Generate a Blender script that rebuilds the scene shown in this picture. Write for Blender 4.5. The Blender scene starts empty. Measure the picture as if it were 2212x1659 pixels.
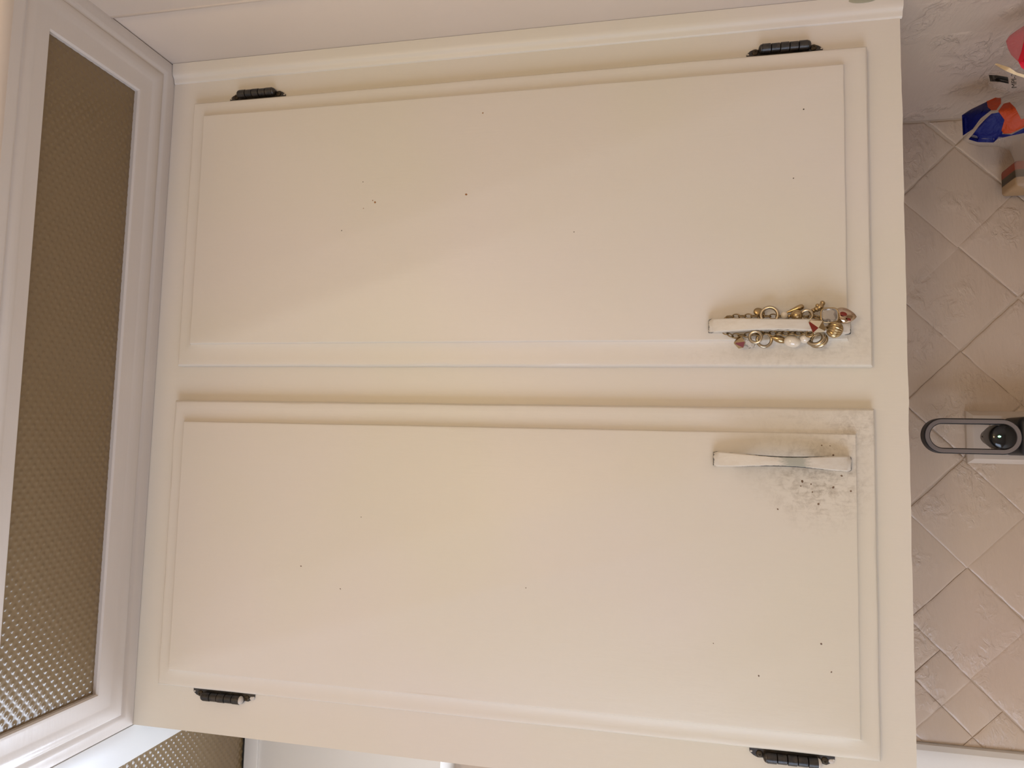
import bpy, bmesh, math, random
from mathutils import Vector, Matrix, noise
random.seed(7)
S = bpy.context.scene
COL = S.collection
PI = math.pi

# ------------------------------------------------------------------ camera
# world: X right along the cabinet front, Y into the wall, Z up (z = 0 is the cabinet's bottom edge,
# y = 0 its face frame).  The phone was held on its side, so the picture's left is the room's up.
CAM_POS = Vector((0.0, -0.69808, 0.21620))
CAM_R = Matrix(((0.02365608, 0.99633858, -0.08215726),
                (0.20608800, -0.08527524, -0.97481068),
                (-0.97824748, 0.00612858, -0.20735071)))
FPX = 1536.72
cam_d = bpy.data.cameras.new('camera'); cam = bpy.data.objects.new('camera', cam_d); COL.objects.link(cam)
cam_d.sensor_fit = 'HORIZONTAL'; cam_d.sensor_width = 36.0; cam_d.lens = FPX * 36.0 / 2212.0
cam_d.clip_start = 0.01
cam.matrix_world = Matrix.Translation(CAM_POS) @ CAM_R.to_4x4()
S.camera = cam

# ------------------------------------------------------------------ world, lights, exposure
W = bpy.data.worlds.new('world'); S.world = W; W.use_nodes = True
W.node_tree.nodes['Background'].inputs[0].default_value = (0.80, 0.88, 1.0, 1)
W.node_tree.nodes['Background'].inputs[1].default_value = 0.6
def area(name, loc, rot, sx, sy, power, col):
    d = bpy.data.lights.new(name, 'AREA'); d.shape = 'RECTANGLE'; d.size = sx; d.size_y = sy
    d.energy = power; d.color = col
    o = bpy.data.objects.new(name, d); COL.objects.link(o); o.location = loc; o.rotation_euler = rot
    return o
# daylight entering the two windows (left wall, and the sink window in the back wall)
area('daylight_left_window', (-1.37, -1.15, 0.10), (0, -PI / 2, 0), 0.95, 1.05, 15.5, (0.78, 0.92, 1.20))
area('daylight_sink_window', (-0.85, 0.36, 0.05), (-PI / 2, 0, 0), 0.84, 0.72, 24.0, (0.74, 0.86, 1.05))
# warm hanging lamp of the kitchen behind the photographer
pd = bpy.data.lights.new('hanging_lamp_light', 'POINT'); pd.energy = 18.0; pd.color = (1.0, 0.78, 0.47); pd.shadow_soft_size = 0.13
po = bpy.data.objects.new('hanging_lamp_light', pd); COL.objects.link(po); po.location = (0.05, -1.75, 0.82)
V = S.view_settings
V.view_transform = 'Standard'; V.look = 'None'; V.gamma = 1.0; V.use_curve_mapping = False
V.exposure = 0.0

# ------------------------------------------------------------------ helpers
def at(px, py, Y):
    """point of the photograph's pixel on the plane y = Y"""
    d = CAM_R @ Vector(((px - 1106) / FPX, -(py - 829.5) / FPX, -1.0))
    return CAM_POS + d * ((Y - CAM_POS.y) / d.y)

def link(name, bm, m, parent=None, smooth=0, label=None):
    me = bpy.data.meshes.new(name)
    bmesh.ops.recalc_face_normals(bm, faces=bm.faces[:]); bm.to_mesh(me); bm.free()
    if m is not None: me.materials.append(m)
    o = bpy.data.objects.new(name, me); COL.objects.link(o)
    if smooth:
        me.shade_smooth()
        if smooth < 180: me.set_sharp_from_angle(angle=math.radians(smooth))
    if parent is not None:
        o.parent = parent
        # parts keep world coordinates; a part's own matrix is the identity, so sub-parts need no offset
        if parent.parent is None: o.matrix_parent_inverse = Matrix.Translation(parent.location).inverted()
    if label: o['label'] = label
    return o

def empty(name, loc):
    o = bpy.data.objects.new(name, None); COL.objects.link(o); o.location = loc; o.empty_display_size = .02
    return o
def tag(o, label=None, cat=None, group=None, kind=None):
    if label: o['label'] = label
    if cat: o['category'] = cat
    if group: o['group'] = group
    if kind: o['kind'] = kind
    return o

def box(bm, x0, x1, y0, y1, z0, z1, bev=0, seg=1):
    r = bmesh.ops.create_cube(bm, size=1)
    vs = r['verts']
    for v in vs:
        v.co = Vector(((x0 + x1) / 2 + v.co.x * (x1 - x0), (y0 + y1) / 2 + v.co.y * (y1 - y0), (z0 + z1) / 2 + v.co.z * (z1 - z0)))
    if bev:
        es = list({e for v in vs for e in v.link_edges})
        bmesh.ops.bevel(bm, geom=es, offset=bev, segments=seg, affect='EDGES', profile=.5)
    return vs

def B(name, dims, m, parent=None, bev=0, seg=2, label=None):
    bm = bmesh.new(); box(bm, *dims, bev=bev, seg=seg)
    return link(name, bm, m, parent, 40 if bev else 0, label)

def loft(bm, rings, close=True, cap=True):
    vr = [[bm.verts.new(p) for p in r] for r in rings]
    n = len(vr[0])
    for a, b in zip(vr, vr[1:]):
        for i in range(n if close else n - 1):
            j = (i + 1) % n
            bm.faces.new((a[i], a[j], b[j], b[i]))
    if cap:
        bm.faces.new(vr[0][::-1]); bm.faces.new(vr[-1])
    return vr

def frame_of(d):
    d = d.normalized()
    a = Vector((0, 1, 0)) if abs(d.y) < .9 else Vector((1, 0, 0))
    u = d.cross(a).normalized()
    return u, d.cross(u).normalized()

def tube(bm, pts, r, n=8, closed=False):
    pts = [Vector(p) for p in pts]; N = len(pts); rings = []
    for i, p in enumerate(pts):
        d = (pts[(i + 1) % N] - pts[i - 1]) if closed else (pts[min(i + 1, N - 1)] - pts[max(i - 1, 0)])
        u, w = frame_of(d)
        rr = r[i] if isinstance(r, (list, tuple)) else r
        rings.append([p + u * (rr * math.cos(2 * PI * k / n)) + w * (rr * math.sin(2 * PI * k / n)) for k in range(n)])
    if closed: rings.append(rings[0])
    if closed:
        vr = [[bm.verts.new(p) for p in r_] for r_ in rings[:-1]]
        for i in range(N):
            a, b = vr[i], vr[(i + 1) % N]
            for k in range(n):
                bm.faces.new((a[k], a[(k + 1) % n], b[(k + 1) % n], b[k]))
    else:
        loft(bm, rings)

def torus(bm, c, R, r, nrm, n=32, m=10, sx=1.0, axis=None):
    nrm = Vector(nrm).normalized(); u, w = frame_of(nrm)
    if axis is not None:
        u = Vector(axis) - nrm * Vector(axis).dot(nrm); u.normalize(); w = nrm.cross(u)
    c = Vector(c); vr = []
    for i in range(n):
        a = 2 * PI * i / n
        p = c + u * (R * sx * math.cos(a)) + w * (R * math.sin(a))
        d = (u * math.cos(a) / sx + w * math.sin(a)).normalized()
        vr.append([bm.verts.new(p + d * (r * math.cos(2 * PI * k / m)) + nrm * (r * math.sin(2 * PI * k / m))) for k in range(m)])
    for i in range(n):
        a, b = vr[i], vr[(i + 1) % n]
        for k in range(m):
            bm.faces.new((a[k], a[(k + 1) % m], b[(k + 1) % m], b[k]))

def ball(bm, c, rx, ry=None, rz=None, rot=None, u=20, v=12):
    r = bmesh.ops.create_uvsphere(bm, u_segments=u, v_segments=v, radius=1)
    ry = rx if ry is None else ry; rz = rx if rz is None else rz
    M = Matrix.Translation(Vector(c)) @ (rot.to_4x4() if rot else Matrix()) @ Matrix.Diagonal((rx, ry, rz, 1))
    for q in r['verts']: q.co = M @ q.co
    return r['verts']

# ------------------------------------------------------------------ materials
def mat(name, col, rough=.5, metal=0.0, spec=.5, emis=None, es=0, coat=0):
    m = bpy.data.materials.new(name); m.use_nodes = True
    b = m.node_tree.nodes['Principled BSDF']
    b.inputs['Base Color'].default_value = (*col, 1); b.inputs['Roughness'].default_value = rough
    b.inputs['Metallic'].default_value = metal; b.inputs['Specular IOR Level'].default_value = spec
    b.inputs['Coat Weight'].default_value = coat
    if emis: b.inputs['Emission Color'].default_value = (*emis, 1); b.inputs['Emission Strength'].default_value = es
    return m
class N:
    def __init__(s, m): s.m = m; s.t = m.node_tree; s.b = s.t.nodes['Principled BSDF']
    def new(s, typ, **kw):
        n = s.t.nodes.new(typ)
        for k, v in kw.items():
            if k.startswith('i_'): n.inputs[k[2:].replace('_', ' ')].default_value = v
            else: setattr(n, k, v)
        return n
    def l(s, a, b): s.t.links.new(a, b)
    def coord(s, scale=(1, 1, 1), rot=(0, 0, 0)):
        t = s.new('ShaderNodeTexCoord'); mp = s.new('ShaderNodeMapping')
        mp.inputs['Scale'].default_value = scale; mp.inputs['Rotation'].default_value = rot
        s.l(t.outputs['Object'], mp.inputs['Vector']); return mp.outputs[0]
    def noise(s, vec, scale, detail=3, rough=.5, dist=0):
        n = s.new('ShaderNodeTexNoise'); n.inputs['Scale'].default_value = scale; n.inputs['Detail'].default_value = detail
        n.inputs['Roughness'].default_value = rough; n.inputs['Distortion'].default_value = dist
        s.l(vec, n.inputs['Vector']); return n.outputs['Fac']
    def ramp(s, fac, stops):
        r = s.new('ShaderNodeValToRGB'); e = r.color_ramp.elements
        while len(e) < len(stops): e.new(.5)
        for q, (p, c) in zip(e, stops): q.position = p; q.color = (*c, 1) if len(c) == 3 else c
        s.l(fac, r.inputs[0]); return r.outputs[0]
    def mix(s, fac, a, b):
        n = s.new('ShaderNodeMix', data_type='RGBA')
        if isinstance(fac, float): n.inputs[0].default_value = fac
        else: s.l(fac, n.inputs[0])
        for i, q in ((6, a), (7, b)):
            if isinstance(q, tuple): n.inputs[i].default_value = (*q, 1)
            else: s.l(q, n.inputs[i])
        return n.outputs[2]
    def math(s, op, a, b=None, clamp=False):
        n = s.new('ShaderNodeMath', operation=op, use_clamp=clamp)
        for i, q in ((0, a), (1, b)):
            if q is None: continue
            if isinstance(q, (int, float)): n.inputs[i].default_value = q
            else: s.l(q, n.inputs[i])
        return n.outputs[0]
    def bump(s, hs, dist=.001, strength=1):
        prev = None
        for h, st in hs:
            b = s.new('ShaderNodeBump'); b.inputs['Distance'].default_value = dist; b.inputs['Strength'].default_value = st
            s.l(h, b.inputs['Height'])
            if prev: s.l(prev, b.inputs['Normal'])
            prev = b.outputs[0]
        s.l(prev, s.b.inputs['Normal'])

CREAM = (0.680, 0.622, 0.512); CREAM2 = (0.690, 0.620, 0.545)
def paint(name, c1=CREAM, c2=CREAM2, rough=.42, brush=(1, 1, 1), dirt=None, specks=True, bumpy=.25):
    m = mat(name, c1, rough); n = N(m); co = n.coord()
    base = n.mix(n.ramp(n.noise(co, 3.2, 2), [(.4, (0, 0, 0)), (.62, (1, 1, 1))]), c1, c2)
    if specks:                                   # sparse tiny specks in the paint
        v = n.new('ShaderNodeTexVoronoi', feature='F1'); v.inputs['Scale'].default_value = 34; n.l(co, v.inputs['Vector'])
        sp = n.new('ShaderNodeSeparateColor'); n.l(v.outputs['Color'], sp.inputs[0])
        near = n.math('LESS_THAN', v.outputs['Distance'], .017)
        pick = n.math('GREATER_THAN', sp.outputs[0], .90)
        base = n.mix(n.math('MULTIPLY', n.math('MULTIPLY', near, pick), .6), base, (.12, .07, .04))
    if dirt:                                     # grime rubbed in around the handle: (x, z, rx, rz, strength)
        for (dx, dz, rx, rz, st) in dirt:
            t = n.new('ShaderNodeTexCoord'); mp = n.new('ShaderNodeMapping'); mp.vector_type = 'POINT'
            mp.inputs['Scale'].default_value = (1 / rx, 0, 1 / rz); mp.inputs['Location'].default_value = (-dx / rx, 0, -dz / rz)
            n.l(t.outputs['Object'], mp.inputs['Vector'])
            ln = n.new('ShaderNodeVectorMath', operation='LENGTH'); n.l(mp.outputs[0], ln.inputs[0])
            fall = n.ramp(ln.outputs['Value'], [(0, (1, 1, 1)), (1, (0, 0, 0))])
            nz = n.ramp(n.noise(co, 150, 9, .74, .5), [(.46, (0, 0, 0)), (.80, (1, 1, 1))])
            nz2 = n.ramp(n.noise(n.coord((1, 1, .22)), 420, 3, .6), [(.5, (0, 0, 0)), (.75, (1, 1, 1))])
            k = n.math('MULTIPLY', fall, n.math('ADD', nz, n.math('MULTIPLY', nz2, .35)), True)
            base = n.mix(n.math('MULTIPLY', k, st, True), base, (.22, .155, .095))
    n.l(base, n.b.inputs['Base Color'])
    bc = n.coord(brush)
    n.bump([(n.noise(bc, 260, 3, .6), bumpy * .55), (n.noise(co, 38, 3), bumpy)], .0008)
    return m

DOOR_L_DIRT = [(-.014, .085, .050, .075, .55), (-.035, .078, .045, .05, .75), (.02, .045, .022, .030, .8), (.03, .09, .012, .09, .25)]
DOOR_R_DIRT = [(.098, .075, .035, .075, .45), (.085, .14, .02, .09, .25), (.13, .09, .03, .05, .2)]
M_face = paint('cabinet_cream_paint', brush=(1, 1, .10))
M_doorR = paint('door_cream_paint', brush=(1, 1, .15), dirt=DOOR_R_DIRT)
M_doorL = paint('door_cream_paint_worn', brush=(1, 1, .15), dirt=DOOR_L_DIRT)
M_wall = paint('wall_cream_paint', (.68, .57, .46), (.69, .58, .485), .45, bumpy=.15)
M_frame = paint('soffit_gloss_paint', (.67, .605, .55), (.675, .61, .555), .20, brush=(.12, 1, 1), bumpy=.22)
M_strip = paint('soffit_flat_paint', (.67, .655, .63), (.68, .66, .635), .30, specks=False, bumpy=.08)
M_room = mat('room_plaster', (.62, .54, .44), .8)
M_trim = paint('casing_gloss_paint', (.74, .71, .67), (.75, .71, .67), .25, bumpy=.2)

def slate(name, side=False):
    m = mat(name, (.5, .42, .33), .29); n = N(m); co = n.coord()
    base = n.mix(n.ramp(n.noise(co, 5, 2), [(.38, (0, 0, 0)), (.62, (1, 1, 1))]), (.53, .415, .32), (.525, .405, .325))
    n.l(base, n.b.inputs['Base Color'])
    f1 = n.noise(n.coord((1, 1, 1.5), (0, .6, 0)), 42, 5, .55, 1.2)
    ridg = n.ramp(f1, [(.42, (0, 0, 0)), (.50, (.5, .5, .5)), (.54, (.9, .9, .9)), (.7, (1, 1, 1))])
    patch = n.ramp(n.noise(co, 20, 2), [(.48, (0, 0, 0)), (.62, (1, 1, 1))])
    h = n.math('MULTIPLY', ridg, patch)
    fine = n.noise(n.coord((1.4, 1, 2.4), (0, .9, 0)), 70, 4, .5, .8)
    st = .7 if side else .5
    n.bump([(n.noise(n.coord((1, 1, 4), (0, .5, 0)), 30, 4, .6), .40), (h, st), (n.math('MULTIPLY', n.ramp(fine, [(.45, (0, 0, 0)), (.62, (1, 1, 1))]), patch), .22)], .0018)
    return m
M_tile = slate('painted_slate_tile'); M_tileR = slate('painted_slate_side', True)
M_grout = mat('painted_grout', (.50, .395, .305), .4)

def diffuser():
    m = mat('dimpled_plastic', (.205, .138, .068), .22, spec=.7); n = N(m)
    return m
M_diff = diffuser()
def worn(name, chip=True):
    m = mat(name, (.64, .58, .49), .42); n = N(m); co = n.coord()
    a = n.new('ShaderNodeVertexColor', layer_name='wear'); sp = n.new('ShaderNodeSeparateColor'); n.l(a.outputs[0], sp.inputs[0])
    nz = n.noise(n.coord((1, 1, .25)), 260, 5, .7)
    white = n.mix(n.ramp(nz, [(.35, (0, 0, 0)), (.7, (1, 1, 1))]), (.66, .605, .52), (.60, .53, .435))
    g = n.ramp(n.math('ADD', sp.outputs[0], n.math('MULTIPLY', n.math('SUBTRACT', n.noise(n.coord((1, 1, .4)), 260, 6, .75), .5), 1.5)), [(.38, (0, 0, 0)), (.85, (1, 1, 1))])
    c = n.mix(n.math('MULTIPLY', g, .85), white, (.335, .335, .275))
    k = n.ramp(n.math('ADD', sp.outputs[1], n.math('MULTIPLY', n.math('SUBTRACT', n.noise(n.coord((1, 1, .4)), 330, 4, .7), .5), .9)), [(.52, (0, 0, 0)), (.6, (1, 1, 1))])
    n.l(n.mix(k, c, (.025, .028, .028)), n.b.inputs['Base Color'])
    n.bump([(nz, .35)], .0006)
    return m
M_handle = worn('chipped_white_handle_paint')
def iron():
    m = mat('black_hinge_iron', (.014, .012, .011), .38, .0, .6); n = N(m); co = n.coord()
    f = n.ramp(n.noise(co, 420, 4, .7), [(.62, (0, 0, 0)), (.70, (1, 1, 1))])
    g = n.ramp(n.noise(co, 150, 3, .6), [(.4, (.010, .009, .009)), (.75, (.045, .032, .020))])
    n.l(n.mix(n.math('MULTIPLY', f, .12), g, (.5, .43, .35)), n.b.inputs['Base Color'])
    n.bump([(n.noise(co, 600, 3), .3)], .0005)
    return m
M_iron = iron()
M_screw = mat('dark_screw_metal', (.06, .045, .028), .4, .7)
M_splash = mat('paint_splash', (.55, .50, .45), .5)
M_gold = mat('antique_gold', (.46, .335, .175), .22, 1.0)
M_silver = mat('tarnished_silver_gold', (.47, .39, .275), .22, 1.0)
M_chain = mat('dark_gold_chain', (.33, .235, .12), .28, 1.0)
M_pearl = mat('pearl', (.72, .64, .52), .18, 0, .6, coat=.6)
M_red = mat('red_enamel_and_reflection', (.17, .018, .008), .45, .0, .3)
M_cream_e = mat('cream_enamel', (.62, .52, .36), .2, .3, .6)
def glass(name, col, rough=.03):
    m = mat(name, col, rough); b = m.node_tree.nodes['Principled BSDF']
    b.inputs['Transmission Weight'].default_value = .92; b.inputs['IOR'].default_value = 1.48
    return m
M_crystal = glass('clear_crystal', (.95, .92, .88), .06)
M_black = mat('black_plastic', (.006, .006, .007), .12, 0, .5)
M_blackm = mat('black_matte_plastic', (.008, .008, .010), .45)
M_grey = mat('grey_satin_plastic', (.185, .155, .145), .38)
M_bezel = mat('grey_dome_plastic', (.075, .062, .052), .35)
M_led = mat('green_led', (.1, .9, .3), .4, emis=(.16, 1.0, .30), es=14.0)
M_plate = paint('outlet_plate_paint', (.56, .47, .395), (.56, .47, .40), .3, specks=False, bumpy=.1)

# ------------------------------------------------------------------ dimensions
XW = .4287          # right wall
YW = .290           # back wall
H = .775            # underside of the soffit
YV = .2185          # face of the panelling above the sink window
CT = -.455          # counter top
YF = -.2086         # soffit fascia

# ------------------------------------------------------------------ room shell
def struct(o): o['kind'] = 'structure'; return o
ZF, ZC, XL, YB = -1.36, 1.24, -1.40, -2.7
struct(B('floor', (XL - .1, XW + .1, YB - .1, YW + .2, ZF - .05, ZF), mat('floor_vinyl', (.34, .26, .18), .5)))
struct(B('ceiling', (XL - .1, XW + .1, YB - .1, YW + .2, ZC, ZC + .05), M_room))
struct(B('wall_front', (XL - .1, XW + .1, YB - .1, YB, ZF, ZC), M_room))
# back wall with the sink window opening
WX0, WX1, WZ0, WZ1 = -1.27, -.425, -.35, .42
bm = bmesh.new()
for d in ((XL - .1, WX0, ZF, ZC), (WX1, XW + .1, ZF, ZC), (WX0, WX1, ZF, WZ0), (WX0, WX1, WZ1, ZC)):
    box(bm, d[0], d[1], YW, YW + .12, d[2], d[3])
wall_back = struct(link('wall_back', bm, M_grout))
bm = bmesh.new()
LY0, LY1, LZ0, LZ1 = -1.75, -.55, -.45, .65
for d in ((YB - .1, LY0, ZF, ZC), (LY1, YW + .1, ZF, ZC), (LY0, LY1, ZF, LZ0), (LY0, LY1, LZ1, ZC)):
    box(bm, XL - .1, XL, d[0], d[1], d[2], d[3])
struct(link('wall_left', bm, M_room))
# right wall: two painted boards meeting in a vertical seam, tiled area below the cabinet
wall_right = struct(B('wall_right', (XW + .004, XW + .1, YB - .1, YW + .1, ZF, ZC), M_wall))
B('wall_board', (XW, XW + .006, -.0995, .02, -.004, H + .02), M_wall, wall_right, .0008)
B('wall_board', (XW - .0016, XW + .006, -1.30, -.1010, -.004, ZC), M_wall, wall_right, .0012)

bm = bmesh.new(); tube(bm, [(XW - .0004, -.1004, -.004), (XW - .0004, -.1004, .4), (XW - .0004, -.1004, H + .02)], .0021, 10)
link('seam_bead', bm, M_wall, wall_right, 180)

# ------------------------------------------------------------------ tiles (diamond set, painted over)
n0 = at(2088, 1226, YW); n1 = at(2082, 1467, YW)
PD = abs(n0.x - n1.x)                 # diagonal of one tile
def clip(poly, x0, x1, y0, y1):
    def cut(ps, f, g):
        out = []
        for i, p in enumerate(ps):
            q = ps[i - 1]; fp, fq = f(p), f(q)
            if (fp >= 0) != (fq >= 0):
                t = fq / (fq - fp); out.append((q[0] + (p[0] - q[0]) * t, q[1] + (p[1] - q[1]) * t))
            if fp >= 0: out.append(p)
        return out
    for f in (lambda p: p[0] - x0, lambda p: x1 - p[0], lambda p: p[1] - y0, lambda p: y1 - p[1]):
        poly = cut(poly, f, None)
        if len(poly) < 3: return []
    return poly
def tile(poly, place, parent, proud, soft=1.0):
    """one bevelled slab; place(u, v, h) -> point h in front of the wall"""
    cx = sum(p[0] for p in poly) / len(poly); cy = sum(p[1] for p in poly) / len(poly)
    dp = []
    for i, p in enumerate(poly):                 # hand-cut look: the edges wander
        q = poly[(i + 1) % len(poly)]; L = math.hypot(q[0] - p[0], q[1] - p[1]); k = max(1, int(L / .007))
        for t in range(k):
            u, v = p[0] + (q[0] - p[0]) * t / k, p[1] + (q[1] - p[1]) * t / k
            w = (noise.noise(Vector((u * 60, v * 60, cx * 7))) * .0009 + noise.noise(Vector((u * 190, v * 190, cy * 9))) * .0006) if t else 0
            dp.append((u + (q[1] - p[1]) / L * w, v - (q[0] - p[0]) / L * w))
    poly = dp
    def ring(s, h):
        out = []
        for p in poly:
            d = Vector((cx - p[0], cy - p[1])); L = max(d.length, 1e-6); d *= min(s, L * .5) / L
            out.append(place(p[0] + d.x, p[1] + d.y, h))
        return out
    bm = bmesh.new(); loft(bm, [ring(0, -.001), ring(0, proud * .55), ring(.0010, proud * .8), ring(.0030, proud)])
    return link('tile', bm, M_tile if soft == 1 else M_tileR, parent, 30)
def tiles(cx, cz, x0, x1, z0, z1, place, parent, split=(), soft=1.0):
    rg = random.Random(3)
    h = PD / 2
    for i in range(-14, 15):
        for j in range(-14, 15):
            c = (cx + (i + j) * h, cz + (i - j) * h)
            a = rg.uniform(.0016, .0024); jx, jz = rg.uniform(-.0018, .0018), rg.uniform(-.0018, .0018); tl = rg.uniform(-.0004, .0004)
            if not (x0 - h < c[0] < x1 + h and z0 - h < c[1] < z1 + h): continue
            g = .0004 + rg.uniform(0, .0006)
            quads = [[(0, h - g), (h - g, 0), (0, -h + g), (-h + g, 0)]]
            if (i, j) in split:
                q = h / 2
                quads = [[(ox, oz + q - g), (ox + q - g, oz), (ox, oz - q + g), (ox - q + g, oz)] for ox, oz in ((0, q), (q, 0), (0, -q), (-q, 0))]
            for qd in quads:
                p = clip([(c[0] + u + jx, c[1] + v + jz) for u, v in qd], x0, x1, z0, z1)
                if len(p) >= 3:
                    tile(p, (lambda u, v, hh, c=c, tl=tl: place(u, v, hh + tl * (u - c[0]) / h if hh > 0 else hh)), parent, a * soft, soft)
# tile centre half a diagonal beside a joint crossing
tiles(n0.x + PD / 2, n0.z, -.352, XW, CT, .03, lambda u, v, h: Vector((u, YW - h, v)), wall_back, split=((-1, -2), (-2, -2)))

B('textured_panel', (XW + .0034, XW + .006, -.25, YW - .001, CT, -.0045), M_tileR, wall_right)

# ------------------------------------------------------------------ counter
ct = B('countertop', (XL, XW + .003, -.36, YW + .002, CT - .04, CT), mat('laminate_counter', (.52, .45, .37), .3), None, .006)
tag(ct, 'cream laminate countertop running along the tiled wall', 'countertop')
bc = empty('base_cabinet', (-.6, .0, ZF)); tag(bc, 'cream painted base cabinet under the countertop', 'cabinet')
B('body', (XL + .01, XW - .002, -.33, YW - .008, ZF + .001, CT - .041), M_face, bc)

# ------------------------------------------------------------------ soffit with framed dimpled panels
soffit = empty('ceiling_soffit', (.05, 0, H)); soffit['kind'] = 'structure'
def rect_rings(o, i, prof, z_is_y=False):
    """o / i = outer and inner rectangle (a0,a1,b0,b1); prof = [(t, h)] t: 0 at the outer edge .. 1 at the inner"""
    rings = []
    for t, h, *ex in prof:
        e = ex[0] if ex else 0
        r = [o[k] + (i[k] - o[k]) * t for k in range(4)]
        r = [r[0] + e, r[1] - e, r[2] + e, r[3] - e]
        rings.append([(r[0], r[2], h), (r[1], r[2], h), (r[1], r[3], h), (r[0], r[3], h)])
    return rings
ZP = H + .010
fo = (-.314, XW - .0005, YF, 0.0)
fi = (-.2665, .3745, -.1655, -.0500)
prof = [(0, H + .02), (0, H + .0010), (.012, H + .0002), (.04, H), (.22, H), (.26, H + .0006), (.30, H + .0022), (.33, H + .0026), (.36, H + .0016),
        (.40, H + .0010), (.48, H + .0008), (.56, H + .0016), (.62, H + .0030), (.66, H + .0034), (.92, H + .0036), (.97, H + .0042), (1, H + .0060), (1, H + .013)]
bm = bmesh.new()
loft(bm, [[Vector(p) for p in r] for r in rect_rings(fo, fi, prof)], cap=False)
link('panel_frame', bm, M_frame, soffit, 35, 'glossy cream moulded frame with mitred corners')

def dimples(name, x0, x1, y0, y1, z, parent, res=.00125):
    nx = int((x1 - x0) / res); ny = int((y1 - y0) / res)
    vs = []; fs = []
    for j in range(ny + 1):
        y = y0 + (y1 - y0) * j / ny
        for i in range(nx + 1):
            x = x0 + (x1 - x0) * i / nx
            a = x / .0105 + y / .0088; b = x / .0105 - y / .0088
            c = (math.cos(2 * PI * a) + math.cos(2 * PI * b)) * .5      # -1..1, staggered lattice
            h = max(0.0, (c - .18) / .82) ** 1.25
            vs.append((x, y, z - .00115 * h))
    w = nx + 1
    for j in range(ny):
        for i in range(nx):
            k = j * w + i; fs.append((k, k + w, k + w + 1, k + 1))
    # sheet has a back face and an edge
    n = len(vs)
    vs += [(x0, y0, z + .003), (x1, y0, z + .003), (x1, y1, z + .003), (x0, y1, z + .003)]
    fs.append((n, n + 1, n + 2, n + 3))
    me = bpy.data.meshes.new(name); me.from_pydata(vs, [], fs); me.update(); me.materials.append(M_diff); me.shade_smooth()
    o = bpy.data.objects.new(name, me); COL.objects.link(o); o.parent = parent
    o.matrix_parent_inverse = Matrix.Translation(parent.location).inverted()
    return o
d1 = dimples('diffuser_panel', fi[0] - .004, fi[1] + .004, fi[2] - .004, fi[3] + .004, ZP, soffit); d1['label'] = 'dimpled tan plastic light panel in front of the cabinet'
d2 = dimples('diffuser_panel', -.66, -.3505, -.165, YV + .002, H + .003, soffit); d2['label'] = 'dimpled tan plastic light panel over the sink window'
d3 = B('diffuser_panel', (-1.30, -.66, -.165, YV, H + .0055, H + .009), M_diff, soffit)
B('flat_strip', (-.3515, -.3145, YF, YV + .002, H, H + .02), M_strip, soffit, .0006)
B('flat_strip', (XL, -.352, YF, -.165, H, H + .02), M_strip, soffit, .0006)
B('flat_strip', (XL, -1.30, -.165, YV, H, H + .02), M_strip, soffit, .0006)
B('light_box', (XL, XW - .001, YF + .001, YW, H + .021, ZC), M_room, soffit)
bm = bmesh.new(); pr = []
for (yy, zz) in ((YF + .004, H + .0008), (YF - .001, H), (YF - .006, H + .001), (YF - .010, H + .004), (YF - .012, H + .009), (YF - .012, ZC), (YF + .004, ZC)):
    pr.append((yy, zz))
loft(bm, [[Vector((XL, a, b)) for a, b in pr], [Vector((XW - .001, a, b)) for a, b in pr]])
link('fascia', bm, M_wall, soffit, 40)

# ------------------------------------------------------------------ panelling and casing of the sink window
zb = at(950, 1645, YV).z
val = struct(empty('trim_1', (-.8, YV, zb)))
B('head_board', (XL, -.325, YV + .004, YW + .001, zb, H - .001), M_trim, val, .001)
B('top_rail', (XL, -.325, YV, YV + .006, H - .021, H - .0008), M_trim, val, .0012)
cas = at(2090, 1612, YW).x
bm = bmesh.new(); pr = [(cas, YW), (cas - .0008, YW - .007), (cas - .006, YW - .011), (cas - .013, YW - .0125), (cas - .02, YW - .011), (cas - .07, YW - .014), (cas - .075, YW - .012), (cas - .075, YW)]
loft(bm, [[Vector((a, b, CT)) for a, b in pr], [Vector((a, b, zb + .02)) for a, b in pr]])
struct(link('trim_2', bm, M_trim, None, 25))
win = struct(empty('window_1', ((WX0 + WX1) / 2, YW, WZ0)))
for d in ((WX0, WX0 + .04, WZ0, WZ1), (WX1 - .04, WX1, WZ0, WZ1), (WX0, WX1, WZ0, WZ0 + .04), (WX0, WX1, WZ1 - .04, WZ1), (-.905, -.865, WZ0, WZ1)):
    B('window_frame', (d[0], d[1], YW + .03, YW + .06, d[2], d[3]), M_trim, win, .003)
win2 = struct(empty('window_2', (XL, -1.15, LZ0)))
for d in ((LY0, LY0 + .04, LZ0, LZ1), (LY1 - .04, LY1, LZ0, LZ1), (LY0, LY1, LZ0, LZ0 + .04), (LY0, LY1, LZ1 - .04, LZ1)):
    B('window_frame', (XL - .06, XL - .03, d[0], d[1], d[2], d[3]), M_trim, win2, .003)

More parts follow.
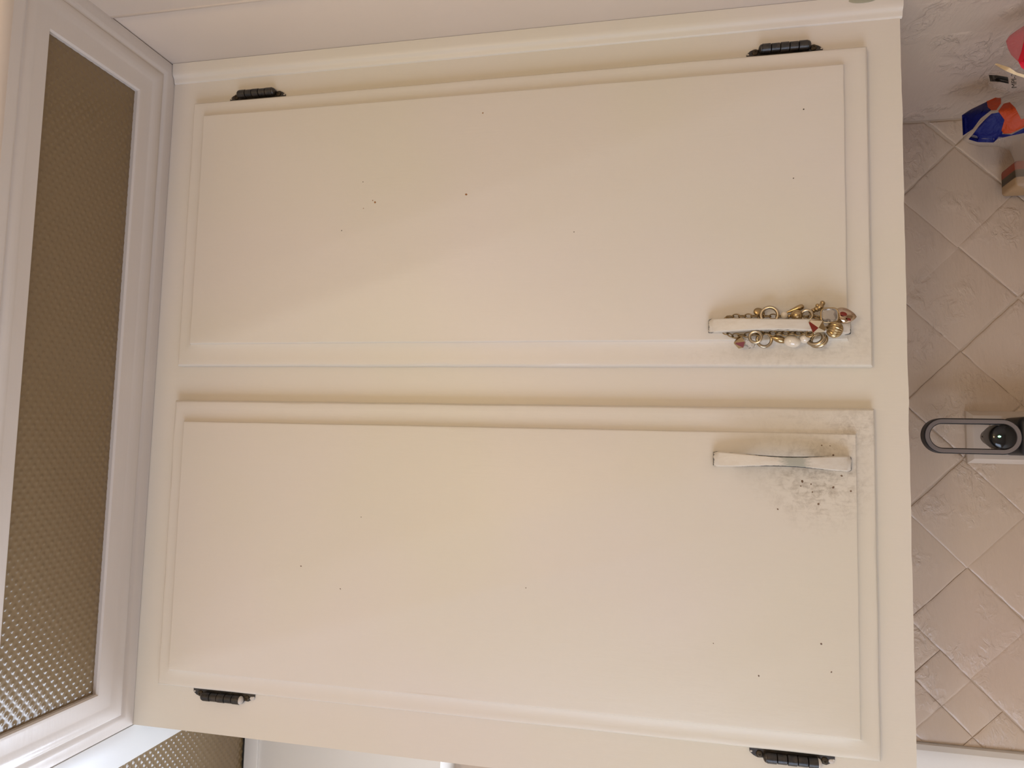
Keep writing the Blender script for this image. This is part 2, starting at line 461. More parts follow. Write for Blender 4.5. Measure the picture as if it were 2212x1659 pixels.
# ------------------------------------------------------------------ scribe moulding between cabinet and right wall
bm = bmesh.new()
pr = [(.4062, .001), (.4066, -.0012), (.4080, -.0020), (.4105, -.0024), (.4125, -.0032), (.4138, -.0046), (.4158, -.0056), (.4190, -.0060), (XW - .0003, -.0064), (XW - .0003, .001)]
rings = []
for z in (-.002, -.0015, .002, .3, .6, H - .0006):
    k = 0 if z > -.0018 else .0012
    rings.append([Vector((a + (k if a < .41 else 0), b + (k if b < 0 else 0), z)) for a, b in pr])
loft(bm, rings)
tr3 = struct(link('trim_3', bm, M_face, None, 50))
bm = bmesh.new(); cc = at(1864, 0, -.0066)
ball(bm, (cc.x + .0005, -.0064, cc.z), .0034, .0004, .0125, None, 24, 8)
ch = link('paint_chip', bm, mat('old_green_paint', (.36, .34, .25), .5), None, 180); ch.parent = tr3

# ------------------------------------------------------------------ wall cabinet
cab = empty('wall_cabinet', (.05, .14, 0))
tag(cab, 'cream painted two-door wall cabinet with worn doors and black hinges', 'cabinet')
XE, XM = -.3138, .4072
bm = bmesh.new()
# face frame: one plane of boards around the two door openings (the doors lap over them), bottom edge slightly uneven
cuts = [XE, -.246, .020, .093, .360, XM]; zr = [0, .05, .722, H + .004]
xs = []
for a, b in zip(cuts, cuts[1:]):
    k = max(2, int((b - a) / .012)); xs += [a + (b - a) * q / k for q in range(k)]
xs.append(XM)
wob = lambda x: noise.noise(Vector((x * 30, 1, 0))) * .0009 + noise.noise(Vector((x * 140, 1, 4))) * .0004
gv = [[bm.verts.new((x, 0, z if r else wob(x))) for x in xs] for r, z in enumerate(zr)]
for r in range(3):
    for q in range(len(xs) - 1):
        mx = (xs[q] + xs[q + 1]) / 2
        if r == 1 and (-.246 < mx < .020 or .093 < mx < .360): continue
        bm.faces.new((gv[r][q], gv[r][q + 1], gv[r + 1][q + 1], gv[r + 1][q]))
ex = bmesh.ops.extrude_face_region(bm, geom=bm.faces[:])
for v in [g_ for g_ in ex['geom'] if isinstance(g_, bmesh.types.BMVert)]: v.co.y += .02
link('face_frame', bm, M_face, cab)
bm = bmesh.new()
for d in ((XE + .001, XE + .016, .02, YW - .001, .006, H), (XM - .012, XW - .0005, .02, YW - .001, .006, H), (XE + .001, XW - .0005, .02, YW - .001, .006, .022), (XE + .001, XW - .0005, .02, YW - .001, H - .016, H - .0005), (XE + .001, XW - .0005, YW - .006, YW - .001, .006, H)):
    box(bm, *d)
link('carcass', bm, M_face, cab)

def door(name, o, i, m, label):
    pf = [(0, -.0002), (0, -.0068), (0, -.0086, .0006), (0, -.0098, .0018), (0, -.0102, .0034),
          (.35, -.0102), (.55, -.0104), (.75, -.0109), (.90, -.0117), (1, -.0126), (1, -.0148, .0003), (1, -.0158, .0012), (1, -.0161, .0026)]
    rg = rect_rings(o, i, pf)
    rings = [[Vector((p[0], p[2], p[1])) for p in r] for r in rg]
    # subdivide each ring side so the edges can wander a little, as on a hand-painted door
    seg = 40; rr = []
    for k, r in enumerate(rings):
        pts = []
        for q in range(4):
            a, b = r[q], r[(q + 1) % 4]
            for s in range(seg):
                p = a.lerp(b, s / seg)
                w = noise.noise(Vector((p.x * 22 + (3 if k >= 9 else 0), p.z * 22, 1.7))) * .0003
                if k >= 4: w2 = noise.noise(Vector((p.x * 40, p.z * 40, 9))) * .0003
                else: w2 = 0
                d = Vector((0, 0, w)) if q in (0, 2) else Vector((w, 0, 0))
                if s == 0: d = Vector((0, 0, 0))
                pts.append(p + d + Vector((0, w2, 0)))
        rr.append(pts)
    bm = bmesh.new(); vr = loft(bm, rr, cap=False)
    bm.faces.new(vr[-1])
    # inside (back) of the door
    bm.faces.new([v for v in vr[0]][::-1])
    dr = link(name, bm, m, cab, 28, label)
    return dr
OR = (.0757, .3772, .0312, .7416); IR = (.0992, .3585, .0530, .7237)
OL = (-.2662, .0380, .0305, .7416); IL = (-.2478, .0152, .0475, .7252)
door_r = door('door', OR, IR, M_doorR, 'right-hand door with a charm bracelet on its handle')
door_l = door('door', OL, IL, M_doorL, 'left-hand door with grime around its chipped handle')

def handle(parent, top, bot, w_end, w_mid, wear, depth, label):
    bm = bmesh.new(); lay = None
    n = 44; rings = []; data = []
    for k in range(n + 1):
        t = k / n
        c = Vector(top).lerp(Vector(bot), t)
        s = math.sin(PI * t)
        # ends rise straight off the door, the grip bows outwards
        yb = -.0155 - (depth - .0075) * (max(0, min(1, (t - .14) / .22)) * max(0, min(1, (1 - t - .14) / .22))) ** .6
        yt = -.0235 - (depth - .008) * s ** .75
        w = (w_end + (w_mid - w_end) * s ** 1.6) / 2
        if t < .012 or t > .988: w *= .90; yt += .0012
        nn = noise.noise(Vector((0, t * 9, w_mid * 999))) * .00025
        rings.append([Vector((c.x - w, yb, c.z)), Vector((c.x - w, yt + .0012, c.z)), Vector((c.x - w + .0010, yt, c.z)),
                      Vector((c.x + nn, yt - .0004, c.z)), Vector((c.x + w - .0010, yt, c.z)), Vector((c.x + w, yt + .0012, c.z)), Vector((c.x + w, yb, c.z))])
        gr = math.exp(-((t - .58) / .13) ** 2) * wear
        ed = .44 + .62 * math.exp(-((t - .52) / .25) ** 2) * wear
        if k <= 1 or k >= n - 1: ed = max(ed, .60)
        data.append((gr, ed))
    cl = bm.verts.layers.float_color.new('wear')
    vr = loft(bm, rings)
    for k, r in enumerate(vr):
        for q, v in enumerate(r):
            edge = data[k][1] if q in (0, 1, 5, 6) else (data[k][1] * .35 if q in (2, 4) else 0)
            if k <= 0 or k >= n: edge = .62
            v[cl] = (data[k][0] if 1 <= q <= 5 else 0, edge, 0, 1)
    return link('handle', bm, M_handle, parent, 40, label)
hr_t = at(1531, 704, -.022); hr_b = at(1838, 707, -.022)
hl_t = at(1541, 991, -.022); hl_b = at(1839, 1002, -.022)
handle(door_r, (hr_t.x, 0, hr_t.z), (hr_b.x, 0, hr_b.z), .0128, .0098, .10, .021, 'white painted bow handle')
handle(door_l, (hl_t.x, 0, hl_t.z), (hl_b.x, 0, hl_b.z), .0136, .0088, 1.0, .020, 'chipped white bow handle worn to grey in the middle')

# hinges: leaf on the frame, five-knuckle barrel, screws
def hinge(x, z0, z1, side, bits, label):
    """side +1: leaf lies to the right of the door edge"""
    e = cab
    s = side
    L = z1 - z0
    bm = bmesh.new()
    out = [(0, .0), (.004, .40), (.05, .62), (.10, .74), (.16, .72), (.20, .98), (.24, .80), (.30, .92), (.70, .92), (.76, .80), (.80, .98), (.84, .72), (.90, .74), (.95, .62), (.996, .40), (1, .0)]
    top = []; 
    rg = random.Random(int(z0 * 1e4))
    for t, w in out:
        top.append((x + s * (.0004 + w * .0128 + rg.uniform(-.0003, .0003) * (w > 0)), z0 + L * t))
    ring0 = [Vector((a, -.0001, b)) for a, b in top]; ring1 = [Vector((a, -.0016, b)) for a, b in top]
    ring2 = [Vector((a - s * .0005, -.0019, b)) for a, b in top]
    loft(bm, [ring0, ring1, ring2])
    h = link('hinge', bm, M_iron, e, 0, label)
    zc0, zc1 = z0 + L * .20, z1 - L * .20
    nk = 5; g = (zc1 - zc0) / nk
    for k in range(nk):
        bm = bmesh.new(); a, b = zc0 + g * k, zc0 + g * (k + 1)
        r = .0043 if k % 2 else .0046
        prf = [(a + .00015, r * .8), (a + .0005, r), (b - .0005, r), (b - .00015, r * .8)]
        cx = x + s * .0082; cy = -.0048
        loft(bm, [[Vector((cx + q * math.cos(2 * PI * i / 16), cy + q * math.sin(2 * PI * i / 16), z)) for i in range(16)] for z, q in prf])
        link('knuckle', bm, M_iron, h, 40)
    for zz in (zc0, zc1):
        bm = bmesh.new(); ball(bm, (x + s * .0082, -.0048, zz), .0042, .0042, .0030, u=16, v=10)
        link('finial', bm, M_splash if (bits and zz == zc0) else M_iron, h, 180)
    for zz in (z0 + L * .12, z1 - L * .12):
        bm = bmesh.new(); c = Vector((x + s * .0066, -.0019, zz))
        pf = [(.0030, 0), (.0029, -.0008), (.0022, -.0013), (.0010, -.0014), (.0009, -.0008)]
        loft(bm, [[c + Vector((q * math.cos(2 * PI * i / 14), d, q * math.sin(2 * PI * i / 14))) for i in range(14)] for q, d in pf])
        link('screw', bm, M_screw, h, 30)
    # dabs of cream paint left on the iron
    for zz, dx, r in ((z0 + .0012, .0052, .0009), (z1 - .0016, .0050, .0009)) + (((z0 + .003, .0065, .0020), ) if bits else ()):
        bm = bmesh.new(); ball(bm, (x + s * dx, -.0018, zz), r, .0005, r * 1.3, u=10, v=6)
        link('paint_dab', bm, M_splash, h, 180)
    return h
hinge(OR[1], .6315, .7005, 1, 0, 'upper right black hinge')
hinge(OR[1], .0685, .1385, 1, 0, 'lower right black hinge')
hinge(OL[0], .6310, .7030, -1, 1, 'upper left black hinge splashed with paint')
hinge(OL[0], .0660, .1380, -1, 1, 'lower left black hinge splashed with paint')

# brown paint flecks on the doors
def flecks(parent, pts, col):
    bm = bmesh.new()
    for px, py, r in pts:
        c = at(px, py, -.0163); rr = r * .00032
        ball(bm, c, rr, .00018, rr * random.uniform(.7, 1.6), Matrix.Rotation(random.uniform(0, PI), 3, 'Y'), 8, 6)
    o = link('paint_flecks', bm, mat('fleck', col, .6), parent, 180); o['kind'] = 'stuff'
flecks(door_r, [(1043, 244, 2.2), (1007, 420, 3), (810, 437, 3), (785, 450, 1.6), (805, 433, 2)], (.33, .14, .04))
flecks(door_r, [(1240, 501, 1.6), (1736, 236, 2), (1714, 385, 1.8), (784, 393, 1.3), (738, 498, 1.5)], (.06, .04, .03))
flecks(door_l, [(650, 1223, 1.6), (735, 1272, 1.4), (780, 1117, 1.5), (1136, 1270, 1.4), (1541, 1390, 1.4), (1639, 1460, 2), (1774, 1391, 2.4), (1796, 1452, 2.2)], (.16, .10, .07))
flecks(door_l, [(1733, 1040, 3), (1752, 1046, 2), (1730, 1050, 1.6), (1800, 1053, 2.5), (1838, 1061, 2.5), (1768, 1089, 2.5), (1680, 1100, 1.8), (1818, 1028, 2), (1800, 983, 2.5), (1775, 962, 2), (1793, 963, 1.6), (1755, 1063, 1.6)], (.17, .10, .055))

# ------------------------------------------------------------------ charm bracelet
br = empty('charm_bracelet', at(1700, 704, -.02))
tag(br, 'gold charm bracelet with pearls and beads looped over the right door handle', 'bracelet')
U = .00050                                   # metres per picture pixel near the door
NV = (CAM_POS - at(1700, 704, -.02)).normalized()
def P(px, py, y=-.024): return at(px, py, y)
def ring_charm(name, px, py, R, r, y, m=M_silver, tilt=(0, 0), sx=1):
    bm = bmesh.new(); nn = (NV + Vector((tilt[0], 0, tilt[1]))).normalized()
    torus(bm, P(px, py, y), R * U, r * U, nn, 32, 12, sx, (0, 0, 1)); return link(name, bm, m, br, 180)
def bead(name, px, py, r, y, m, sz=1, rot=0, syy=1):
    bm = bmesh.new(); ball(bm, P(px, py, y), r * U, r * U * syy, r * U * sz, Matrix.Rotation(rot, 3, 'Y'), 24, 16)
    return link(name, bm, m, br, 180)
def chain(pts, pitch=9.6, R=5.8, r=1.15, ys=-.0225):
    # alternate links, flat and edge-on, along a picture polyline on the door
    P3 = [P(a, b, c) for a, b, c in pts]
    L = [0]
    for a, b in zip(P3, P3[1:]): L.append(L[-1] + (b - a).length)
    k = 0; s = 0
    while s < L[-1]:
        i = max(q for q in range(len(L)) if L[q] <= s); i = min(i, len(P3) - 2)
        t = (s - L[i]) / (L[i + 1] - L[i]); c = P3[i].lerp(P3[i + 1], t); d = (P3[i + 1] - P3[i]).normalized()
        nn = Vector((.25, -1, 0)) if k % 2 == 0 else Vector((.9, -.45, 0))
        nn = (nn - d * nn.dot(d)).normalized()
        bm = bmesh.new(); torus(bm, c, R * U * .78, r * U, nn, 16, 6, 1.5, d); link('chain_link', bm, M_chain, br, 180)
        s += pitch * U * 1.12; k += 1
chain([(1568, 692, -.021), (1575, 684, -.023), (1605, 683, -.023), (1650, 683, -.024), (1700, 684, -.024), (1745, 684, -.026), (1775, 688, -.030)])
chain([(1567, 717, -.021), (1580, 726, -.023), (1610, 724, -.023), (1650, 720, -.024), (1690, 720, -.025), (1742, 720, -.027), (1765, 712, -.031), (1775, 695, -.031)])
chain([(1752, 676, -.030), (1763, 684, -.031), (1775, 684, -.032)], 5, 3.2, .9)
chain([(1775, 705, -.034), (1790, 709, -.033), (1797, 709, -.032)], 5, 3.2, .9)
chain([(1775, 690, -.034), (1800, 694, -.033), (1815, 692, -.032)], 5, 3.2, .9)
# strands passing behind the handle
chain([(1568, 692, -.021), (1564, 704, -.0195), (1567, 717, -.021)], 6, 4, 1)
ring_charm('ring_charm', 1662, 681, 14.5, 3.2, -.0265, M_silver, (.15, .1))
bead('flat_bead', 1640, 675, 8, -.0195, M_chain, 1.3, .5, .4)
bead('spacer_bead', 1683, 683, 2.6, -.025, M_gold)
bead('pearl', 1694, 681, 6.6, -.026, M_pearl)
bead('spacer_bead', 1705, 683, 3.4, -.026, M_gold)
bead('round_bead', 1721, 681, 10.2, -.029, M_gold)
bm = bmesh.new()
a, b = P(1694, 677, -.021), P(1737, 661, -.0235)
tube(bm, [a.lerp(b, t) for t in (0, .1, .25, .45, .65, .8, .9, .96, 1)], [q * U for q in (.6, 1.3, 2.4, 3.6, 4.8, 5.4, 5.0, 3.6, .6)], 14)
link('teardrop_charm', bm, M_gold, br, 180)
ring_charm('small_ring_charm', 1743, 681, 9.2, 2.7, -.030, M_silver, (-.1, .1))
# little cast figure: stacked rounded lumps
fig = None
bm = bmesh.new()
for (px, py, r, sz) in ((1757, 671, 4.4, .8), (1764, 668, 5.4, .8), (1771, 664, 6.6, 1.0), (1775, 659, 4.6, .8), (1766, 660, 3.6, 1), (1776, 668, 3.4, 1), (1777, 654.5, 4.8, .8), (1779, 653, 3.6, .5)):
    ball(bm, P(px, py, -.028), r * U, r * U, r * U * sz, Matrix.Rotation(-.8, 3, 'Y'), 16, 10)
link('beaded_figure_charm', bm, M_gold, br, 180)
# clear stone in a rounded-square gold bezel
def rsq(c, a, b, r, n=8):
    out = []
    for q, (sx, sz) in enumerate(((1, 1), (-1, 1), (-1, -1), (1, -1))):
        for k in range(n + 1):
            an = (q + k / n) * PI / 2
            out.append(c + Vector((sx * (a - r) + r * math.cos(an), 0, sz * (b - r) + r * math.sin(an))))
    return out
c = P(1792, 681, -.034)
bm = bmesh.new(); tube(bm, rsq(c, 12.6 * U, 14.2 * U, 8.5 * U), 1.5 * U, 8, True); bz = link('bezel', bm, M_gold, br, 180)
bm = bmesh.new(); loft(bm, [[c + (p - c) * k + Vector((0, dy, 0)) for p in rsq(c, 12.2 * U, 13.8 * U, 8.2 * U)] for k, dy in ((.7, .004), (1, .001), (1, -.0006), (.86, -.0022), (.60, -.0030))])
link('clear_stone', bm, M_crystal, br, 30)
# glossy heart-like drop
c = P(1823, 682, -.028)
bm = bmesh.new(); rings = []
for k in range(15):
    t = k / 14
    w = math.sin(PI * min(1, t * 1.0)) ** .62 * (1 - .35 * t) * 17.5 * U if 0 < t < 1 else .3 * U
    cz = c.z + (19 - 40 * t) * U
    rings.append([Vector((c.x + w * math.cos(2 * PI * i / 24) - (t - .5) * 4 * U, c.y + w * .55 * math.sin(2 * PI * i / 24), cz)) for i in range(24)])
loft(bm, rings); hd = link('heart_drop_charm', bm, mat('polished_rose_silver', (.50, .38, .27), .10, 1.0), br, 180)
bm = bmesh.new(); ball(bm, P(1822, 678, -.0365), 3.6 * U, 1.2 * U, 6.0 * U, Matrix.Rotation(.3, 3, 'Y')); link('reflection_spot', bm, M_red, br, 180)  # reddish reflections on the polished drop, put in as red coloured spots
bm = bmesh.new(); ball(bm, P(1834, 690, -.0335), 2.2 * U, 1.0 * U, 3.5 * U, Matrix.Rotation(.5, 3, 'Y')); link('reflection_spot', bm, M_red, br, 180)
# ribbed ball
c = P(1803, 712, -.031); bm = bmesh.new(); rings = []
Rr = 14 * U; ax = Matrix.Rotation(.35, 3, 'Y')
for k in range(41):
    th = PI * k / 40; 
    rings.append([c + ax @ Vector((Rr * math.sin(max(th, .02)) * (1 + .055 * math.cos(18 * ph)) * math.cos(ph), Rr * math.sin(max(th, .02)) * (1 + .055 * math.cos(18 * ph)) * math.sin(ph), Rr * math.cos(th))) for ph in [2 * PI * i / 144 for i in range(144)]])
loft(bm, rings); rb = link('ribbed_bead', bm, M_gold, br, 180)
# faceted beads with enamelled faces
def faceted(name, px, py, r, y, tilt, red_faces, base):
    c = P(px, py, y); bm = bmesh.new(); R = tilt.to_matrix()
    nf = 6
    eq = [c + R @ Vector((r * U * math.cos(2 * PI * i / nf), r * U * math.sin(2 * PI * i / nf), 0)) for i in range(nf)]
    tp, bt = c + R @ Vector((0, 0, r * U * 1.05)), c + R @ Vector((0, 0, -r * U * 1.05))
    t2 = [tp + (p - c) * .22 for p in eq]; b2 = [bt + (p - c) * .22 for p in eq]
    loft(bm, [t2, eq, b2])
    o = link(name, bm, base, br, 0)
    o.data.materials.append(M_red); o.data.materials.append(M_gold)
    fs = sorted(o.data.polygons, key=lambda f: -(f.normal.dot(NV)))
    for i, f in enumerate(fs): f.material_index = red_faces.get(i, 2 if i % 3 == 2 else 0)
    return o
from mathutils import Euler
faceted('faceted_bead', 1765, 704, 14.5, -.044, Euler((.3, .5, .2)), {1: 1}, M_cream_e)
faceted('faceted_bead', 1599, 740, 12.0, -.0235, Euler((.5, -.4, .4)), {0: 1, 1: 0, 2: 2}, M_gold)
bm = bmesh.new(); c = P(1619, 741, -.0235)
r_ = bmesh.ops.create_icosphere(bm, subdivisions=1, radius=10.5 * U)
for v in r_['verts']: v.co = c + Matrix.Rotation(.6, 3, 'Y') @ Vector((v.co.x, v.co.y, v.co.z * 1.15))
link('crystal_bead', bm, M_crystal, br, 0)
ring_charm('small_ring_charm', 1632, 728, 10.2, 2.7, -.030, M_silver, (-.1, .0))
ring_charm('ring_charm', 1651, 734, 12.5, 3.0, -.0215, M_silver, (.1, -.2))
bm = bmesh.new(); a, b = P(1661, 726, -.022), P(1700, 738, -.0225)
tube(bm, [a.lerp(b, t) for t in (0, .1, .25, .45, .65, .85, 1)], [q * U for q in (.6, 2.2, 4.4, 6.2, 6.8, 5.2, 1)], 16)
link('marquise_charm', bm, M_gold, br, 180)
bead('baroque_pearl', 1711, 738, 10.5, -.0235, M_pearl, 1.4, .25)
bead('pearl', 1738, 731, 9.0, -.0225, M_pearl, 1.1)
ring_charm('ring_charm', 1762, 731, 11.5, 3.8, -.0255, M_silver, (.45, .35), 1.15)
ring_charm('ring_charm', 1768, 735, 11.5, 3.8, -.0225, M_silver, (.45, .35), 1.15)
ring_charm('clasp_ring', 1749, 721, 6.0, 1.6, -.031, M_gold, (.5, .2))

# ------------------------------------------------------------------ outlet plate and plugged-in camera
c0 = at(2087, 888, YW - .006); c1 = at(2087, 1000, YW - .006)
px0, px1, pz1 = c1.x, c0.x, (c0.z + c1.z) / 2
pl = empty('outlet_plate', ((px0 + px1) / 2, YW - .004, pz1 - .114))
tag(pl, 'cream painted wall outlet plate behind the small camera', 'outlet')
bm = bmesh.new()
rg = rect_rings((px0, px1, pz1 - .114, pz1), (px0 + .010, px1 - .010, pz1 - .104, pz1 - .010), [(0, 0), (0, .0045), (.12, .0062), (.45, .0098), (.55, .0104), (1, .0104)])
vr = loft(bm, [[Vector((p[0], YW - .0032 - p[2] + .0000, p[1])) for p in r] for r in rg])
link('plate', bm, M_plate, pl, 20)
for dz in (.036, .078):
    bm = bmesh.new(); box(bm, (px0 + px1) / 2 - .016, (px0 + px1) / 2 + .016, YW - .0150, YW - .0130, pz1 - dz - .014, pz1 - dz + .014, .004, 2)
    link('socket', bm, M_plate, pl, 40)

YC = .225
kt = at(1996, 943, YC); kb = at(2209, 943, YC); ks = at(2100, 904, YC); ke = at(2100, 981, YC)
kx, kz1, kz0, kw = (ks.x + ke.x) / 2, kt.z, kb.z, abs(ks.x - ke.x)
sc = empty('security_camera', (kx, YC + .02, kz0 - .05))
tag(sc, 'small black camera in a grey pill-shaped ring stand at the outlet', 'camera')
def stadium(rad, y, n=24):
    out = []; R0 = kw / 2
    for i in range(n + 1):
        a = PI * i / n; out.append(Vector((kx + rad * math.cos(a), y, kz1 - R0 + rad * math.sin(a))))
    for i in range(n + 1):
        a = PI + PI * i / n; out.append(Vector((kx + rad * math.cos(a), y, kz0 + R0 + rad * math.sin(a))))
    return out
R0 = kw / 2; R1 = R0 - .0066
def ringmesh(name, ro, ri, y0, y1, m, chamf=0):
    bm = bmesh.new()
    prof = [(ro, y1), (ro, y0 + chamf), (ro - chamf, y0), (ri + chamf, y0), (ri, y0 + chamf), (ri, y1)]
    vr = [[bm.verts.new(p) for p in stadium(r, y)] for r, y in prof]
    n = len(vr[0])
    for k in range(len(vr)):
        a, b = vr[k], vr[(k + 1) % len(vr)]
        for i in range(n): bm.faces.new((a[i], a[(i + 1) % n], b[(i + 1) % n], b[i]))
    return link(name, bm, m, sc, 30)
ringmesh('ring_stand', R0, R1, YC, YC + .012, M_blackm, .0005)
ringmesh('grey_face', R0 - .0011, R1 + .0009, YC - .0007, YC + .003, M_grey, .0003)
# round camera head: grey domed body behind a black glass front
hc = at(2163, 944, YC + .004); hR = R1 * .985
bm = bmesh.new(); rings = []
for k in range(9):
    a = PI / 2 * k / 8
    rings.append([Vector((hc.x + hR * (.60 + .40 * math.sin(a)) * math.cos(2 * PI * i / 40), YC + .024 - .021 * math.sin(a) ** 1.0 + .0, hc.z + .0060 + hR * .97 * (.60 + .40 * math.sin(a)) * math.sin(2 * PI * i / 40))) for i in range(40)])
loft(bm, rings); 
hb = link('camera_body', bm, M_bezel, sc, 60)
bm = bmesh.new()
loft(bm, [[Vector((hc.x + r * math.cos(2 * PI * i / 48), y, hc.z + r * math.sin(2 * PI * i / 48))) for i in range(48)] for r, y in ((hR * .96, YC + .006), (hR, YC + .001), (hR * .985, YC - .0015), (hR * .9, YC - .0028), (hR * .5, YC - .0042), (hR * .1, YC - .0046))])
gl = link('lens_cover', bm, M_black, sc, 60)
bm = bmesh.new(); lp = at(2159, 943, YC - .0048)
ball(bm, lp, .0010, .0004, .0016); link('status_light', bm, M_led, sc, 180)
bm = bmesh.new(); mp = at(2126, 943, YC + .004); ball(bm, (mp.x, YC + .0060, mp.z), .0016, .003, .0020); link('microphone_hole', bm, M_black, sc, 180)
# plug body and cord below the ring
bm = bmesh.new(); box(bm, kx - .021, kx + .024, YC + .002, YW - .0135, kz0 - .05, kz0 + .001, .007, 4)
link('plug_body', bm, M_blackm, sc, 40)
bm = bmesh.new(); tube(bm, [(kx, YC + .03, kz0 - .045), (kx + .001, YC + .03, kz0 - .09), (kx + .01, YC + .02, kz0 - .16), (kx + .03, YC - .0, CT + .02), (kx + .05, YC - .03, CT + .003), (kx + .12, YC - .05, CT + .003)], .0022, 8)
link('cord', bm, M_blackm, sc, 180)

# ------------------------------------------------------------------ plastic bags in the corner
def film(name, col, alpha, rough=.16):
    m = mat(name, col, rough, spec=.6 if alpha < .9 else .2); n = N(m); b = n.b
    b.inputs['Alpha'].default_value = alpha
    co = n.coord(); n.bump([(n.noise(co, 60, 4, .6, 1.5), .6)], .003)
    return m
M_film = film('clear_film', (.50, .42, .36), .22)
M_film2 = film('clear_film_thin', (.55, .46, .41), .12)
M_pink = film('pink_film', (.62, .10, .13), .55)
M_blue = film('blue_print', (.002, .005, .095), .98, .45)
M_orange = film('orange_print', (.40, .050, .010), .98, .45)
M_foil = film('gold_seam', (.75, .58, .36), .95, .15)
M_ink = mat('black_print', (.018, .014, .010), .4)
M_redp = film('red_print', (.62, .012, .035), .95, .22)

def bag(name, outline, ybase, bulge, label, cat, film_m, seed):
    """closed pillow of film: outline in picture pixels at depth ybase; returns (empty, surface function)"""
    pts = [at(a[0], a[1], ybase) if len(a) == 2 else Vector((a[1], ybase, a[2])) for a in outline]
    P2 = [(p.x, p.z) for p in pts]
    cx = sum(p[0] for p in P2) / len(P2); cz = sum(p[1] for p in P2) / len(P2)
    e = empty(name, (cx, ybase, CT)); tag(e, label, cat)
    def edge_d(x, z):
        d = 9
        for i in range(len(P2)):
            a, b = Vector(P2[i - 1]), Vector(P2[i]); p = Vector((x, z)); ab = b - a
            t = max(0, min(1, (p - a).dot(ab) / max(ab.length_squared, 1e-9))); d = min(d, (a + ab * t - p).length)
        return d
    def surf(x, z, off=0):
        d = edge_d(x, z); k = min(1, d / .035)
        b = bulge * (1 - (1 - k) ** 2)
        cr = noise.noise(Vector((x * 45, z * 30, seed))) * .004 + abs(noise.noise(Vector((x * 90, z * 60, seed + 4)))) * .003
        return ybase - b - cr * k - off
    bm = bmesh.new()
    # front sheet: rings shrinking towards the centre
    def dense(P, n=6):
        out = []
        for i in range(len(P)):
            a, b = P[i], P[(i + 1) % len(P)]
            out += [(a[0] + (b[0] - a[0]) * k / n, a[1] + (b[1] - a[1]) * k / n) for k in range(n)]
        return out
    D = dense(P2); rings = []
    for k in range(12):
        s = 1 - k / 11 * .97
        rings.append([Vector((cx + (x - cx) * s, surf(cx + (x - cx) * s, cz + (z - cz) * s), cz + (z - cz) * s)) for x, z in D])
    vr = loft(bm, rings, cap=False); bm.faces.new(vr[-1])
    back = [Vector((cx + (x - cx) * .9, ybase + .012, cz + (z - cz) * .9)) for x, z in D]
    bv = [bm.verts.new(p) for p in back]; n = len(bv)
    for i in range(n): bm.faces.new((vr[0][(i + 1) % n], vr[0][i], bv[i], bv[(i + 1) % n]))
    bm.faces.new(bv)
    link('film', bm, film_m, e, 180)
    return e, surf
def patch(name, outline, m, e, surf, yb, off=.0012):
    # laid out flat first, then each vertex is settled onto the bag's bulging surface
    bm = bmesh.new(); f = bm.faces.new([bm.verts.new((a, 0, b)) for a, b in outline])
    bmesh.ops.triangulate(bm, faces=[f])
    for _ in range(3): bmesh.ops.subdivide_edges(bm, edges=bm.edges[:], cuts=1, use_grid_fill=True)
    bmesh.ops.triangulate(bm, faces=bm.faces[:])
    for v in bm.verts:
        y = yb; a, b = v.co.x, v.co.z
        for _ in range(6): q = at(a, b, y); y = surf(q.x, q.z, off)
        v.co = at(a, b, y)
    g = bmesh.ops.extrude_face_region(bm, geom=bm.faces[:])
    for v in [q for q in g['geom'] if isinstance(q, bmesh.types.BMVert)]: v.co.y -= .0003
    return link(name, bm, m, e, 60)
YG = .170
e1, s1 = bag('bread_bag', [(2077, 250), (2092, 238), (2140, 218), (2172, 206), (2212, 196), (0, .412, -.30), (0, .400, -.435), (0, .36, CT + .006), (0, .29, CT + .006), (0, .262, -.42), (0, .262, -.30), (2240, 425), (2196, 398), (2190, 345), (2178, 318), (2150, 309), (2105, 309), (2080, 302)],
             YG, .030, 'clear plastic bread bag printed blue and orange in the corner', 'bag', M_film, 3.0)
YS = YG - .027
patch('blue_print', [(2078, 249), (2098, 236), (2131, 220), (2134, 232), (2141, 238), (2118, 256), (2103, 265), (2101, 279), (2080, 293), (2082, 275)], M_blue, e1, s1, YS)
patch('blue_print', [(2092, 301), (2104, 287), (2115, 272), (2128, 258), (2141, 246), (2158, 243), (2172, 262), (2164, 280), (2164, 290), (2185, 291), (2214, 276), (2240, 262), (2240, 275), (2214, 287), (2180, 294), (2155, 300), (2146, 308), (2112, 307)], M_blue, e1, s1, YS)
patch('orange_print', [(2131, 219), (2150, 211), (2162, 212), (2162, 224), (2152, 238), (2141, 238), (2134, 232)], M_orange, e1, s1, YS, .0016)
patch('orange_print', [(2156, 240), (2168, 224), (2181, 221), (2193, 233), (2196, 246), (2190, 262), (2214, 256), (2240, 240), (2240, 260), (2214, 274), (2184, 288), (2168, 289), (2163, 282), (2172, 262)], M_orange, e1, s1, YS, .0016)
YG2 = .035
e2, s2 = bag('printed_film_bag', [(2173, 89), (2178, 76), (2195, 60), (2212, 46), (0, .416, -.30), (0, .405, -.44), (0, .37, CT + .006), (0, .32, CT + .006), (0, .305, -.40), (0, .32, -.25), (2215, 190), (2180, 196), (2135, 186), (2132, 164), (2150, 140), (2164, 120)],
             YG2, .028, 'clear film bag with red print and a black mark behind the bread bag', 'bag', M_film2, 8.0)
YS2 = YG2 - .025
patch('pink_film_fold', [(2173, 89), (2180, 78), (2196, 66), (2215, 54), (2300, 40), (2300, 120), (2215, 140), (2198, 132), (2184, 118), (2177, 104)], M_pink, e2, s2, YS2)
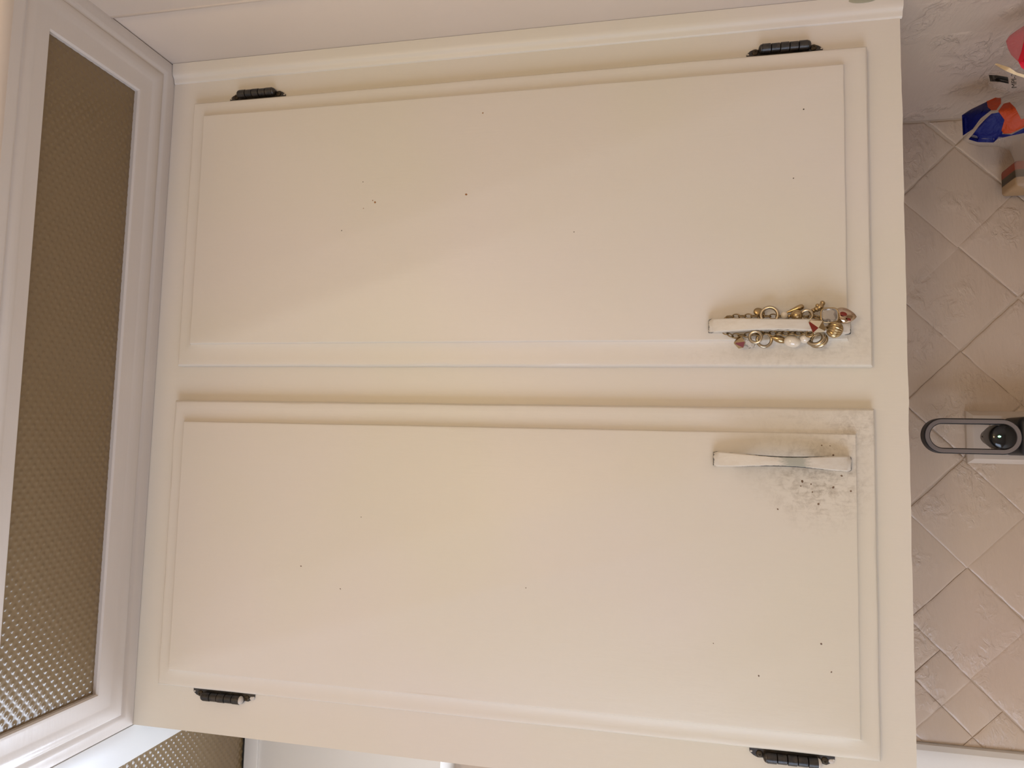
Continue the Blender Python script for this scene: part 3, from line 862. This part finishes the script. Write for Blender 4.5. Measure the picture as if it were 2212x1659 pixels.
patch('red_print', [(2214, 80), (2206, 112), (2199, 131), (2206, 146), (2214, 152), (2300, 150), (2300, 70)], M_redp, e2, s2, YS2, .0020)
patch('gold_seam', [(2148, 139), (2152, 137), (2180, 146), (2196, 157), (2214, 162), (2240, 166), (2240, 174), (2212, 168), (2190, 161), (2170, 152)], M_foil, e2, s2, YS2, .0020)
patch('black_mark', [(2136, 162), (2154, 163), (2177, 167), (2179, 181), (2160, 177), (2139, 176)], M_ink, e2, s2, YS2, .0035)
tc = bpy.data.curves.new('printed_letters', 'FONT'); tc.body = 'MPI-2'; tc.size = .0062; tc.align_x = 'CENTER'; tc.align_y = 'CENTER'; tc.extrude = .0001
to = bpy.data.objects.new('tmp_text', tc); COL.objects.link(to)
bpy.context.view_layer.update()
me = bpy.data.meshes.new_from_object(to.evaluated_get(bpy.context.evaluated_depsgraph_get())); bpy.data.objects.remove(to)
me.materials.append(M_ink); tp = at(2190, 175, YS2)
for _ in range(6): tp = at(2190, 175, s2(tp.x, tp.z, .003))
tm = bpy.data.objects.new('printed_letters', me); COL.objects.link(tm); tm.parent = e2
tm.matrix_parent_inverse = Matrix.Translation(e2.location).inverted()
tm.location = (tp.x, s2(tp.x, tp.z, .003), tp.z); tm.rotation_euler = (PI / 2, 0, 0)
# printed carton standing at the frame's edge below the bag
k0 = at(2192, 343, .235); k1 = at(2192, 400, .235)
bx = empty('snack_carton', ((k0.x + k1.x) / 2, .22, CT)); tag(bx, 'small brown and orange printed carton below the bread bag', 'carton')
def carton():
    m = mat('carton_print', (.4, .3, .2), .5); n = N(m); t = n.new('ShaderNodeTexCoord'); s = n.new('ShaderNodeSeparateXYZ'); n.l(t.outputs['Object'], s.inputs[0])
    w = k0.x - k1.x
    f = n.math('DIVIDE', n.math('SUBTRACT', s.outputs[0], k1.x), w)
    n.l(n.ramp(f, [(0, (.40, .25, .13)), (.33, (.42, .27, .14)), (.36, (.04, .025, .012)), (.62, (.07, .05, .02)), (.65, (.30, .05, .02)), (1, (.33, .06, .02))]), n.b.inputs['Base Color'])
    return m
bm = bmesh.new(); box(bm, k1.x, k0.x, .238, .278, CT, k0.z - .002, .004, 3)
link('carton_body', bm, carton(), bx, 40)
